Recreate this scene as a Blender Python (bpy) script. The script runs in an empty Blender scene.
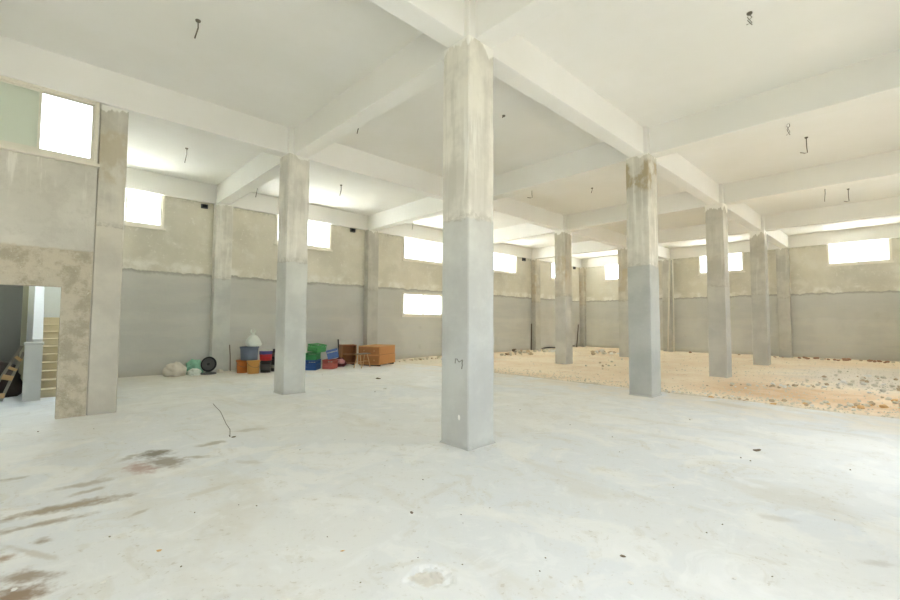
import bpy, bmesh, math, random
from mathutils import Vector, Matrix, noise as mnoise
C = bpy.context.scene.collection
PI = math.pi
rnd = random.Random(7)

# ------------------------------------------------------------------ helpers
def lin(r, g, b):
    f = lambda v: (v/255/12.92) if v/255 <= .04045 else ((v/255+.055)/1.055)**2.4
    return (f(r), f(g), f(b), 1)

def tag(o, label=None, cat=None, group=None, kind=None):
    if label: o['label'] = label
    if cat: o['category'] = cat
    if group: o['group'] = group
    if kind: o['kind'] = kind
    return o

def empty(name, loc=(0, 0, 0), rz=0):
    o = bpy.data.objects.new(name, None); C.objects.link(o)
    o.location = loc; o.rotation_euler = (0, 0, rz); o.empty_display_size = .1
    return o

def obj(name, bm, mat, parent=None, smooth=False, loc=(0, 0, 0)):
    me = bpy.data.meshes.new(name)
    bmesh.ops.recalc_face_normals(bm, faces=bm.faces)
    if smooth:
        for f in bm.faces: f.smooth = True
    bm.to_mesh(me); bm.free()
    for m in (mat if isinstance(mat, (list, tuple)) else [mat]): me.materials.append(m)
    o = bpy.data.objects.new(name, me); C.objects.link(o)
    if parent: o.parent = parent
    o.location = loc
    return o

def box(bm, x0, x1, y0, y1, z0, z1, M=None, bev=0, mi=0):
    vs = [bm.verts.new((x, y, z)) for x in (x0, x1) for y in (y0, y1) for z in (z0, z1)]
    fs = [bm.faces.new([vs[i] for i in q]) for q in ((0, 1, 3, 2), (4, 6, 7, 5), (0, 4, 5, 1), (2, 3, 7, 6), (0, 2, 6, 4), (1, 5, 7, 3))]
    for f in fs: f.material_index = mi
    if bev:
        es = list({e for f in fs for e in f.edges})
        r = bmesh.ops.bevel(bm, geom=es, offset=bev, segments=2, profile=.6, affect='EDGES')
        vs = list({v for f in r['faces'] for v in f.verts} | {v for v in vs if v.is_valid})
    if M is not None:
        for v in vs: v.co = M @ v.co
    return vs

def tube(bm, pts, r, n=6, r1=None):
    pts = [Vector(p) for p in pts]; rings = []
    for i, p in enumerate(pts):
        d = (pts[min(i+1, len(pts)-1)] - pts[max(i-1, 0)]).normalized()
        a = d.orthogonal().normalized() if abs(d.z) > .9 else d.cross(Vector((0, 0, 1))).normalized()
        b = d.cross(a)
        rr = r if r1 is None else r + (r1-r)*i/(len(pts)-1)
        rings.append([bm.verts.new(p + (a*math.cos(2*PI*k/n) + b*math.sin(2*PI*k/n))*rr) for k in range(n)])
    for A, B in zip(rings, rings[1:]):
        for k in range(n): bm.faces.new((A[k], A[(k+1) % n], B[(k+1) % n], B[k]))
    bm.faces.new(rings[0][::-1]); bm.faces.new(rings[-1])

def lathe(bm, prof, n=28, M=None, cap=True):
    rings = [[bm.verts.new(Vector((r*math.cos(2*PI*k/n), r*math.sin(2*PI*k/n), z))) for k in range(n)] for r, z in prof]
    for A, B in zip(rings, rings[1:]):
        for k in range(n): bm.faces.new((A[k], A[(k+1) % n], B[(k+1) % n], B[k]))
    if cap: bm.faces.new(rings[0][::-1]); bm.faces.new(rings[-1])
    if M is not None:
        for ring in rings:
            for v in ring: v.co = M @ v.co

def copy_tree(o, parent=None):
    c = o.copy(); C.objects.link(c)
    if parent: c.parent = parent
    for ch in list(o.children): copy_tree(ch, c)
    return c

# ------------------------------------------------------------------ node helpers
class NT:
    def __init__(s, name):
        s.m = bpy.data.materials.new(name); s.m.use_nodes = True
        s.t = s.m.node_tree; s.t.nodes.clear(); s.n = s.t.nodes; s.l = s.t.links
        s.out = s.n.new('ShaderNodeOutputMaterial'); s.b = s.n.new('ShaderNodeBsdfPrincipled')
        s.l.new(s.b.outputs[0], s.out.inputs[0]); s.b.inputs['Roughness'].default_value = .85
        s.b.inputs['Specular IOR Level'].default_value = .25
    def put(s, sock, v):
        if hasattr(v, 'is_output'): s.l.new(v, sock)
        else: sock.default_value = v
    def math(s, op, a, b=0, c=0, clamp=False):
        n = s.n.new('ShaderNodeMath'); n.operation = op; n.use_clamp = clamp
        for i, v in enumerate((a, b, c)): s.put(n.inputs[i], v)
        return n.outputs[0]
    def coord(s, kind='Object'):
        return s.n.new('ShaderNodeTexCoord').outputs[kind]
    def pos(s): return s.n.new('ShaderNodeNewGeometry').outputs['Position']
    def rand(s): return s.n.new('ShaderNodeObjectInfo').outputs['Random']
    def objcol(s): return s.n.new('ShaderNodeObjectInfo').outputs['Color']
    def sep(s, v):
        n = s.n.new('ShaderNodeSeparateXYZ'); s.l.new(v, n.inputs[0]); return n.outputs
    def mapping(s, v, scale=(1, 1, 1), loc=(0, 0, 0), rot=(0, 0, 0)):
        n = s.n.new('ShaderNodeMapping'); s.l.new(v, n.inputs[0])
        n.inputs['Scale'].default_value = scale; n.inputs['Location'].default_value = loc; n.inputs['Rotation'].default_value = rot
        return n.outputs[0]
    def noise(s, v, scale=1, detail=4, rough=.55, w=None, dist=0):
        n = s.n.new('ShaderNodeTexNoise'); s.l.new(v, n.inputs['Vector'])
        if w is not None: n.noise_dimensions = '4D'; s.put(n.inputs['W'], w)
        n.inputs['Scale'].default_value = scale; n.inputs['Detail'].default_value = detail
        n.inputs['Roughness'].default_value = rough; n.inputs['Distortion'].default_value = dist
        return n.outputs[0]
    def step(s, v, a, b):      # smooth 0..1 between a and b
        n = s.n.new('ShaderNodeMapRange'); n.interpolation_type = 'SMOOTHSTEP'
        s.put(n.inputs[0], v); s.put(n.inputs[1], a); s.put(n.inputs[2], b)
        n.inputs[3].default_value = 0; n.inputs[4].default_value = 1
        return n.outputs[0]
    def mix(s, f, a, b, mode='MIX'):
        n = s.n.new('ShaderNodeMix'); n.data_type = 'RGBA'; n.blend_type = mode
        s.put(n.inputs['Factor'], f); s.put(n.inputs['A'], a); s.put(n.inputs['B'], b)
        return n.outputs['Result']
    def bump(s, h, strength=.3, dist=.01):
        n = s.n.new('ShaderNodeBump'); n.inputs['Strength'].default_value = strength; n.inputs['Distance'].default_value = dist
        s.l.new(h, n.inputs['Height']); s.l.new(n.outputs[0], s.b.inputs['Normal'])
    def color(s, v): s.put(s.b.inputs['Base Color'], v); return s

def simple(name, col, rough=.7, var=.08, scale=12, metallic=0, spec=.3):
    t = NT(name); n = t.noise(t.coord(), scale, 3)
    c2 = tuple(min(1, x*(1-var*2)) for x in col[:3]) + (1,)
    t.color(t.mix(n, col, c2)); t.b.inputs['Roughness'].default_value = rough
    t.b.inputs['Metallic'].default_value = metallic; t.b.inputs['Specular IOR Level'].default_value = spec
    t.bump(n, .15, .004)
    return t.m

# ---- painted ceiling
def mat_ceiling():
    t = NT('ceiling_paint'); p = t.pos()
    n = t.noise(p, .45, 4); n2 = t.noise(p, 6, 3)
    c = t.mix(t.step(n, .35, .7), lin(228, 227, 221), lin(233, 232, 228))
    c = t.mix(t.math('MULTIPLY', t.step(n2, .5, .8), .25), c, lin(226, 224, 216))
    t.color(c); t.bump(n2, .12, .01); return t.m

# ---- columns : grey render below, paler render above, white paint creeping down from the beams
def mat_column(name, zt=2.76, up=(222, 220, 210), lo=(190, 191, 185), stain=None, whiteup=.5):
    t = NT(name); co = t.coord(); p = t.pos(); z = t.sep(co)[2]
    w = t.math('MULTIPLY', t.rand(), 40)
    big = t.noise(co, 1.6, 5, .6, w); fine = t.noise(co, 14, 5, .65, w)
    streak = t.noise(t.mapping(co, (9, 9, .7)), 1, 5, .6, w)
    upc = t.mix(t.step(big, .38, .62), lin(*up), lin(*[max(0, int(v*.90)) for v in up]))
    upc = t.mix(t.math('MULTIPLY', t.step(streak, .52, .66), whiteup), upc, lin(236, 235, 227))
    upc = t.mix(t.math('MULTIPLY', t.step(streak, .47, .36), .35), upc, lin(183, 180, 166))
    loc = t.mix(t.step(big, .35, .65), lin(*lo), lin(*[int(v*.93) for v in lo]))
    loc = t.mix(t.math('MULTIPLY', t.step(fine, .58, .72), .25), loc, lin(205, 207, 203))
    zz = t.math('ADD', z, t.math('MULTIPLY', t.math('SUBTRACT', t.noise(co, 7, 4, .6, w), .5), .16))
    c = t.mix(t.step(zz, zt-.02, zt+.015), loc, upc)
    band = t.math('MULTIPLY', t.step(zz, zt-.03, zt), t.step(zz, zt+.14, zt+.02))
    c = t.mix(t.math('MULTIPLY', band, t.math('MULTIPLY', t.step(fine, .42, .6), .55)), c, lin(164, 160, 146))
    if stain:
        s = t.math('MULTIPLY', t.step(t.noise(t.mapping(co, (3, 3, 2)), 1, 4, .6, w), .46, .58),
                   t.math('MULTIPLY', t.step(z, stain[0], stain[0]+.15), t.step(z, stain[1], stain[1]-.1)))
        c = t.mix(t.math('MULTIPLY', s, .8), c, lin(*stain[2]))
    zw = t.math('ADD', z, t.math('MULTIPLY', t.math('SUBTRACT', t.noise(t.mapping(co, (7, 7, 1.5)), 1, 2, .5, w), .5), .55))
    c = t.mix(t.step(zw, 5.0, 5.04), c, lin(236, 235, 228))
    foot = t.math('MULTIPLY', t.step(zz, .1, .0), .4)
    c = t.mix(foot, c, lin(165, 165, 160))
    t.color(c)
    h = t.math('ADD', t.math('MULTIPLY', fine, .5), t.math('MULTIPLY', t.step(zz, zt-.01, zt+.01), .8))
    t.bump(h, .35, .02); return t.m

# ---- outer walls : two lifts of render with a ragged joint near three metres
def mat_wall(name='wall_render', lo=(197, 196, 189), up=(215, 210, 194)):
    t = NT(name); p = t.pos(); z = t.sep(p)[2]
    big = t.noise(p, .5, 5, .6); mid = t.noise(p, 1.7, 5, .6); fine = t.noise(p, 11, 5, .65)
    lat = t.noise(t.mapping(p, (.35, .35, 2.2)), 1.3, 4, .55)
    u = t.mix(t.step(big, .35, .65), lin(*up), lin(*[int(v*.93) for v in up]))
    u = t.mix(t.math('MULTIPLY', t.step(mid, .5, .68), .5), u, lin(224, 221, 210))
    u = t.mix(t.math('MULTIPLY', t.step(fine, .58, .70), .5), u, lin(232, 229, 219))
    l = t.mix(t.step(big, .4, .6), lin(*lo), lin(*[int(v*1.05) for v in lo]))
    l = t.mix(t.math('MULTIPLY', t.step(lat, .48, .62), .5), l, lin(208, 206, 196))
    l = t.mix(t.math('MULTIPLY', t.step(mid, .62, .7), .35), l, lin(184, 182, 171))
    # half-lift seam lower down and faint day joints
    seam = t.math('ADD', z, t.math('MULTIPLY', t.math('SUBTRACT', mid, .5), .35))
    l = t.mix(t.math('MULTIPLY', t.step(seam, 1.7, 1.78), .3), l, lin(186, 186, 179))
    zz = t.math('ADD', z, t.math('MULTIPLY', t.math('SUBTRACT', t.noise(p, 2.3, 7, .75), .5), .26))
    zt = 2.88
    c = t.mix(t.step(zz, zt-.01, zt+.02), l, u)
    wh = t.math('MULTIPLY', t.step(zz, zt, zt+.03), t.step(zz, zt+.34, zt+.16))
    c = t.mix(t.math('MULTIPLY', wh, t.step(mid, .40, .62)), c, lin(232, 230, 221))
    dk = t.math('MULTIPLY', t.step(zz, zt-.10, zt-.02), t.step(zz, zt+.03, zt))
    c = t.mix(t.math('MULTIPLY', dk, .6), c, lin(150, 147, 135))
    # mottled darker strip right under the beam
    tb = t.math('MULTIPLY', t.step(zz, 4.9, 5.06), t.step(fine, .45, .6))
    c = t.mix(t.math('MULTIPLY', tb, .6), c, lin(165, 162, 147))
    foot = t.math('MULTIPLY', t.step(zz, .22, .0), .5)
    c = t.mix(foot, c, lin(186, 180, 162))
    t.color(c)
    t.bump(t.math('ADD', t.math('MULTIPLY', fine, .4), t.step(zz, zt-.02, zt+.02)), .4, .02); return t.m

# ---- partition with the doorway : rough lintel, paler smears under the window
def mat_partition():
    t = NT('partition_render'); p = t.pos(); x, y, z = t.sep(p)
    big = t.noise(p, .9, 5, .6); mid = t.noise(p, 4, 6, .7); fine = t.noise(p, 22, 6, .7)
    c = t.mix(t.step(big, .35, .65), lin(198, 195, 184), lin(212, 209, 198))
    c = t.mix(t.math('MULTIPLY', t.step(mid, .5, .62), .3), c, lin(180, 176, 164))
    drip = t.noise(t.mapping(p, (7, 7, .6)), 1, 5, .6)
    d = t.math('MULTIPLY', t.step(drip, .53, .62), t.step(z, 3.1, 3.9))
    c = t.mix(t.math('MULTIPLY', d, .75), c, lin(226, 224, 214))
    jag = t.math('MULTIPLY', t.math('SUBTRACT', mid, .5), .16)
    rz = t.step(t.math('ADD', z, jag), 2.63, 2.59)
    rx = t.step(t.math('ADD', x, t.math('MULTIPLY', jag, .5)), -3.31, -3.34)
    rough = t.math('MULTIPLY', rz, rx)
    rc = t.mix(t.step(mid, .4, .6), lin(196, 187, 166), lin(166, 156, 134))
    rc = t.mix(t.step(fine, .62, .7), rc, lin(214, 208, 190))
    c = t.mix(t.math('MULTIPLY', rough, .9), c, rc)
    t.color(c)
    t.bump(t.math('ADD', t.math('MULTIPLY', fine, .6), t.math('MULTIPLY', rough, t.math('MULTIPLY', mid, 1.5))), .5, .02)
    return t.m

# ---- power-floated concrete floor with stains
def mat_floor():
    t = NT('concrete_floor'); p = t.pos(); x, y, z = t.sep(p)
    big = t.noise(p, .28, 5, .55); mid = t.noise(p, 1.1, 6, .62, dist=.6); fine = t.noise(p, 9, 6, .7)
    lay = t.noise(t.mapping(p, (1, .28, 1), rot=(0, 0, .75)), 1.3, 5, .6, dist=.5)
    c = t.mix(t.step(big, .38, .62), lin(232, 232, 228), lin(227, 230, 231))
    c = t.mix(t.math('MULTIPLY', t.step(mid, .50, .60), .75), c, lin(239, 239, 235))
    c = t.mix(t.math('MULTIPLY', t.step(lay, .54, .70), .40), c, lin(214, 208, 192))
    c = t.mix(t.math('MULTIPLY', t.step(fine, .60, .74), .30), c, lin(196, 191, 177))
    c = t.mix(t.math('MULTIPLY', t.step(t.noise(p, 34, 3, .6), .68, .74), .35), c, lin(170, 165, 150))
    blot = t.noise(p, 2.6, 6, .7, dist=1.0); sp = t.noise(p, 22, 3, .6)
    c = t.mix(t.math('MULTIPLY', t.step(blot, .54, .66), .45), c, lin(216, 213, 202))
    c = t.mix(t.math('MULTIPLY', t.step(blot, .46, .36), .40), c, lin(243, 244, 242))
    c = t.mix(t.math('MULTIPLY', t.math('MULTIPLY', t.step(sp, .60, .66), t.step(blot, .45, .6)), .45), c, lin(190, 182, 164))
    # warm trodden dust near the unpaved bay and along the left wall
    warm = t.math('MULTIPLY', t.step(x, 3.6, 6.0), t.step(mid, .38, .6))
    c = t.mix(t.math('MULTIPLY', warm, .45), c, lin(222, 205, 176))
    lw = t.math('MULTIPLY', t.step(y, 7.2, 10.2), .55)
    c = t.mix(lw, c, lin(206, 199, 180))
    wob = t.noise(p, 3.2, 5, .65); wob2 = t.noise(p, 11, 4, .65)
    def stain(c, cx, cy, rx, ry, ang, col, k, soft=.85, thr=(.0, 1)):
        m = t.mapping(p, loc=(0, 0, 0))
        dx = t.math('SUBTRACT', x, cx); dy = t.math('SUBTRACT', y, cy); ca, sa = math.cos(ang), math.sin(ang)
        u = t.math('ADD', t.math('MULTIPLY', dx, ca/rx), t.math('MULTIPLY', dy, sa/rx))
        v = t.math('ADD', t.math('MULTIPLY', dx, -sa/ry), t.math('MULTIPLY', dy, ca/ry))
        d = t.math('SQRT', t.math('ADD', t.math('MULTIPLY', u, u), t.math('MULTIPLY', v, v)))
        d = t.math('ADD', d, t.math('MULTIPLY', t.math('SUBTRACT', wob, .5), 1.5))
        d = t.math('ADD', d, t.math('MULTIPLY', t.math('SUBTRACT', wob2, .5), 1.6))
        return t.mix(t.math('MULTIPLY', t.step(d, 1.05, 1.05-soft), k), c, lin(*col))
    A = .72
    for s in STAINS: c = stain(c, *s)
    # spalled hollow in the slab
    c = stain(c, -2.23, -1.85, .12, .07, -.8, (212, 205, 190), .7, .35)
    t.color(c)
    t.b.inputs['Roughness'].default_value = .62; t.b.inputs['Specular IOR Level'].default_value = .35
    t.bump(t.math('ADD', fine, t.math('MULTIPLY', mid, .6)), .18, .01); return t.m
STAINS = [   # cx, cy, rx, ry, angle, colour, strength
    (-3.76, 0.89, 0.52, 0.130, -0.08, (160, 145, 120), 0.90),
    (-3.90, 0.62, 0.34, 0.080, -0.12, (164, 150, 126), 0.80),
    (-3.61, 1.42, 0.31, 0.095, -0.02, (176, 166, 146), 0.70),
    (-3.55, 1.19, 0.18, 0.062, 0.26, (176, 166, 146), 0.70),
    (-4.09, 2.05, 0.15, 0.080, -0.23, (170, 162, 144), 0.70),
    (-3.88, 0.28, 0.07, 0.069, -0.17, (162, 148, 124), 0.80),
    (-4.06, 0.14, 0.09, 0.074, -0.07, (164, 132, 98), 0.80),
    (-3.97, -0.22, 0.22, 0.098, -0.75, (146, 124, 96), 0.80),
    (-4.00, -0.43, 0.17, 0.129, -0.48, (140, 114, 84), 0.90),
    (-3.94, 0.13, 0.34, 0.036, -1.08, (190, 180, 160), 0.50),
    (-2.92, 2.08, 0.26, 0.22, -0.24, (132, 126, 108), 0.95),
    (-2.90, 1.66, 0.30, 0.22, -1.05, (150, 138, 118), 0.85),
    (-3.14, 1.62, 0.30, 0.15, -1.36, (182, 150, 136), 0.80),
    (-3.16, 2.12, 0.23, 0.066, 0.91, (172, 166, 148), 0.60),
    (-2.34, 2.10, 0.24, 0.106, 0.07, (176, 170, 154), 0.80),
    (-2.61, 1.62, 0.20, 0.081, -0.75, (178, 172, 156), 0.75),
    (-3.33, 0.36, 0.11, 0.041, 0.44, (188, 180, 162), 0.70),
    (-1.78, 2.50, 0.33, 0.115, -0.32, (196, 190, 176), 0.60),
    (-2.25, 1.05, 0.17, 0.087, -0.98, (198, 192, 180), 0.50),
    (-2.77, 0.49, 0.31, 0.067, 0.28, (205, 199, 184), 0.50),
    (-0.08, -3.66, 0.14, 0.062, -0.99, (190, 186, 178), 0.50),
    (0.23, -3.10, 0.16, 0.079, -1.20, (200, 196, 186), 0.50),
    (5.39, -1.51, 0.62, 0.229, -1.86, (206, 196, 174), 0.50),
]

def mat_dirt():
    t = NT('sandy_earth'); p = t.pos(); x, y, z = t.sep(p)
    big = t.noise(p, .35, 5, .6); mid = t.noise(p, 1.5, 6, .65); fine = t.noise(p, 12, 6, .7)
    c = t.mix(t.step(big, .4, .6), lin(246, 232, 208), lin(238, 219, 192))
    c = t.mix(t.math('MULTIPLY', t.step(mid, .5, .65), .6), c, lin(246, 234, 212))
    c = t.mix(t.math('MULTIPLY', t.step(mid, .42, .32), .6), c, lin(220, 190, 154))
    # lime and rubble dust heaped in the far right bay and along the slab edge
    dx = t.math('MULTIPLY', t.math('SUBTRACT', x, 14), .22); dy = t.math('MULTIPLY', t.math('ADD', y, 4), .3)
    d = t.math('SQRT', t.math('ADD', t.math('MULTIPLY', dx, dx), t.math('MULTIPLY', dy, dy)))
    d = t.math('ADD', d, t.math('MULTIPLY', t.math('SUBTRACT', mid, .5), 1.2))
    c = t.mix(t.math('MULTIPLY', t.step(d, 1.1, .6), .75), c, lin(226, 220, 208))
    e = t.math('ADD', x, t.math('MULTIPLY', t.math('SUBTRACT', mid, .5), 1.2))
    c = t.mix(t.math('MULTIPLY', t.step(e, 6.75, 6.2), .8), c, lin(196, 191, 178))
    ob = t.math('MULTIPLY', t.math('MULTIPLY', t.step(x, 6.6, 7.6), t.step(x, 10.5, 9.0)), t.step(y, .5, -1.2))
    c = t.mix(t.math('MULTIPLY', ob, t.math('ADD', .35, t.math('MULTIPLY', t.step(mid, .4, .6), .4))), c, lin(216, 180, 134))
    gl = t.math('MULTIPLY', t.step(y, 7.4, 8.8), t.step(x, 11.5, 9.5))
    c = t.mix(t.math('MULTIPLY', gl, .75), c, lin(212, 204, 186))
    c = t.mix(t.math('MULTIPLY', t.step(fine, .58, .7), .4), c, lin(242, 232, 212))
    c = t.mix(t.math('MULTIPLY', t.step(fine, .42, .34), .45), c, lin(190, 160, 124))
    t.color(c); t.b.inputs['Roughness'].default_value = .95
    t.bump(t.math('ADD', fine, mid), .6, .04); return t.m

def mat_glass(name, tint=(.96, .98, .97, 1), gloss=.08):
    m = bpy.data.materials.new(name); m.use_nodes = True; t = m.node_tree; t.nodes.clear()
    o = t.nodes.new('ShaderNodeOutputMaterial'); mx = t.nodes.new('ShaderNodeMixShader'); mx.inputs[0].default_value = gloss
    tr = t.nodes.new('ShaderNodeBsdfTransparent'); tr.inputs[0].default_value = tint
    g = t.nodes.new('ShaderNodeBsdfGlossy'); g.inputs['Roughness'].default_value = .05
    t.links.new(tr.outputs[0], mx.inputs[1]); t.links.new(g.outputs[0], mx.inputs[2]); t.links.new(mx.outputs[0], o.inputs[0])
    return m

def mat_frosted():
    m = bpy.data.materials.new('frosted_glass'); m.use_nodes = True; t = m.node_tree; t.nodes.clear()
    o = t.nodes.new('ShaderNodeOutputMaterial'); mx = t.nodes.new('ShaderNodeMixShader')
    tr = t.nodes.new('ShaderNodeBsdfTranslucent'); tr.inputs[0].default_value = lin(226, 228, 214)
    d = t.nodes.new('ShaderNodeBsdfPrincipled'); d.inputs['Base Color'].default_value = lin(208, 211, 197); d.inputs['Roughness'].default_value = .35
    n = t.nodes.new('ShaderNodeTexNoise'); n.inputs['Scale'].default_value = 2.5
    r = t.nodes.new('ShaderNodeMapRange'); r.inputs[3].default_value = .35; r.inputs[4].default_value = .55
    t.links.new(n.outputs[0], r.inputs[0]); t.links.new(r.outputs[0], mx.inputs[0])
    t.links.new(tr.outputs[0], mx.inputs[1]); t.links.new(d.outputs[0], mx.inputs[2]); t.links.new(mx.outputs[0], o.inputs[0])
    return m

def mat_light_diffuser():
    m = bpy.data.materials.new('milky_light_diffuser'); m.use_nodes = True; t = m.node_tree; t.nodes.clear()
    o = t.nodes.new('ShaderNodeOutputMaterial'); tr = t.nodes.new('ShaderNodeBsdfTranslucent')
    n = t.nodes.new('ShaderNodeTexNoise'); n.inputs['Scale'].default_value = .8
    r = t.nodes.new('ShaderNodeMix'); r.data_type = 'RGBA'; r.inputs['A'].default_value = (.45, .48, .49, 1); r.inputs['B'].default_value = (.52, .53, .52, 1)
    t.links.new(n.outputs[0], r.inputs['Factor']); t.links.new(r.outputs['Result'], tr.inputs[0]); t.links.new(tr.outputs[0], o.inputs[0])
    return m

M = dict(
    diffuse_panel=mat_light_diffuser(),
    ceil=mat_ceiling(), wall=mat_wall(), part=mat_partition(), floor=mat_floor(), dirt=mat_dirt(),
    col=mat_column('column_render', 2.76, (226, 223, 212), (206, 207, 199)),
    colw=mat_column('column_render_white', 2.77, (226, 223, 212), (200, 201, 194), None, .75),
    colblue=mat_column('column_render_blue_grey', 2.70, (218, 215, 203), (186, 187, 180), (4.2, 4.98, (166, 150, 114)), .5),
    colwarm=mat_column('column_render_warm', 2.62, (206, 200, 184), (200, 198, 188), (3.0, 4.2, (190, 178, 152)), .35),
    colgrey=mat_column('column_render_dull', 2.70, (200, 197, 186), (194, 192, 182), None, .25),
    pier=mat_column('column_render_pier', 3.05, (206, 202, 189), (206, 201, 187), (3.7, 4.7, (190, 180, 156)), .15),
    frame=simple('cream_window_frame', lin(226, 221, 206), .45, .02), glass=mat_glass('window_glass'), frost=mat_frosted(),
    ext=simple('exterior_dark_low_bounce', lin(120, 117, 108), .95, .05, 1), extpale=simple('exterior_pale_bounce', lin(236, 233, 226), .95, .03, 1),  # unseen ground tones, chosen for how much light they bounce indoors
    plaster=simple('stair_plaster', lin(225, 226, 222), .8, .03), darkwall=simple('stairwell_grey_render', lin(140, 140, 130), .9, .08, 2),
    yellowwall=simple('stairwell_yellow_render', lin(196, 192, 160), .9, .06, 2),
    stepm=simple('stair_stone', lin(216, 203, 172), .8, .05, 6),
    black=simple('black_plastic', lin(38, 38, 40), .45, .1), dgrey=simple('dark_grey_plastic', lin(92, 94, 92), .5, .08),
    wire=simple('grey_wire', lin(112, 106, 92), .6, .05), pvc=simple('white_pvc', lin(226, 222, 208), .5, .03),
    whitebag=simple('white_sack', lin(226, 219, 204), .8, .05, 8), mint=simple('mint_plastic', lin(140, 196, 168), .5, .05),
    carrier=simple('pale_carrier_bag', lin(222, 228, 218), .5, .05, 8),
    bluegrey=simple('blue_grey_plastic', lin(120, 134, 150), .5, .06), orange=simple('orange_plastic', lin(206, 118, 48), .5, .05),
    ochre=simple('ochre_plastic', lin(214, 164, 92), .5, .05), red=simple('red_plastic', lin(206, 58, 62), .45, .05),
    violet=simple('violet_plastic', lin(78, 80, 136), .5, .05), charcoal=simple('charcoal_metal', lin(62, 62, 60), .5, .1),
    green=simple('green_plastic', lin(66, 150, 88), .5, .06), lgreen=simple('light_green_plastic', lin(92, 178, 104), .5, .06),
    blue=simple('blue_plastic', lin(52, 92, 160), .5, .06), pblue=simple('pale_blue_plastic', lin(96, 124, 186), .5, .06),
    coral=simple('coral_plastic', lin(200, 108, 96), .5, .06), board=simple('pale_board', lin(206, 205, 194), .7, .03),
    wood=simple('orange_wood', lin(206, 148, 92), .6, .06, 5), wood2=simple('brown_wood', lin(170, 118, 76), .65, .08, 5),
    wood3=simple('raw_pine', lin(206, 172, 124), .7, .08, 9), greywood=simple('weathered_wood', lin(150, 145, 130), .8, .08, 9),
    tarp=simple('dark_brown_sheet', lin(64, 54, 46), .8, .1, 4), maroon=simple('maroon_cloth', lin(92, 40, 46), .8, .05),
    pink=simple('pink_cloth', lin(206, 150, 148), .8, .05), pencil=simple('pencil_marks', lin(138, 137, 127), .9, .05),
    stone=simple('pale_rubble', lin(224, 217, 198), .95, .10, 9), stone2=simple('brown_rubble', lin(204, 184, 154), .95, .12, 9),
    brick=simple('broken_brick', lin(188, 150, 124), .95, .12, 9), chip=simple('dark_crumb', lin(132, 120, 100), .95, .1, 9),
    white=simple('plaster_crumb', lin(238, 236, 228), .95, .05, 9), tan=simple('tan_crumb', lin(222, 184, 130), .95, .05, 9),
    rust=simple('dark_steel', lin(112, 102, 88), .7, .1),
)

# ------------------------------------------------------------------ dimensions (metres)
BX, BY = 5.37, 5.25
SOF, SLAB = 5.05, 5.62
XB, YL, YR, XR = 21.5, 10.58, -5.25, -10.74
W = .47

def cells(name, plane, c0, c1, u0, u1, z0, z1, holes, mat, parent=None):
    """wall slab between c0..c1 with rectangular holes (u0,u1,z0,z1); plane 'y' runs along x, plane 'x' runs along y"""
    us = sorted({u0, u1, *[h[i] for h in holes for i in (0, 1)]}); zs = sorted({z0, z1, *[h[i] for h in holes for i in (2, 3)]})
    us = [u for u in us if u0 <= u <= u1]; zs = [z for z in zs if z0 <= z <= z1]
    bm = bmesh.new(); vd = {}
    def V(u, z, c):
        k = (round(u, 4), round(z, 4), c)
        if k not in vd: vd[k] = bm.verts.new((u, c, z) if plane == 'y' else (c, u, z))
        return vd[k]
    def solid(i, j):
        if not (0 <= i < len(us)-1 and 0 <= j < len(zs)-1): return False
        uc, zc = (us[i]+us[i+1])/2, (zs[j]+zs[j+1])/2
        return not any(h[0] < uc < h[1] and h[2] < zc < h[3] for h in holes)
    for i in range(len(us)-1):
        for j in range(len(zs)-1):
            if not solid(i, j): continue
            a, b, c, d = us[i], us[i+1], zs[j], zs[j+1]
            for cc in (c0, c1): bm.faces.new((V(a, c, cc), V(b, c, cc), V(b, d, cc), V(a, d, cc)))
            if not solid(i-1, j): bm.faces.new((V(a, c, c0), V(a, d, c0), V(a, d, c1), V(a, c, c1)))
            if not solid(i+1, j): bm.faces.new((V(b, c, c0), V(b, d, c0), V(b, d, c1), V(b, c, c1)))
            if not solid(i, j-1): bm.faces.new((V(a, c, c0), V(b, c, c0), V(b, c, c1), V(a, c, c1)))
            if not solid(i, j+1): bm.faces.new((V(a, d, c0), V(b, d, c0), V(b, d, c1), V(a, d, c1)))
    return tag(obj(name, bm, mat, parent), kind='structure')

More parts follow.
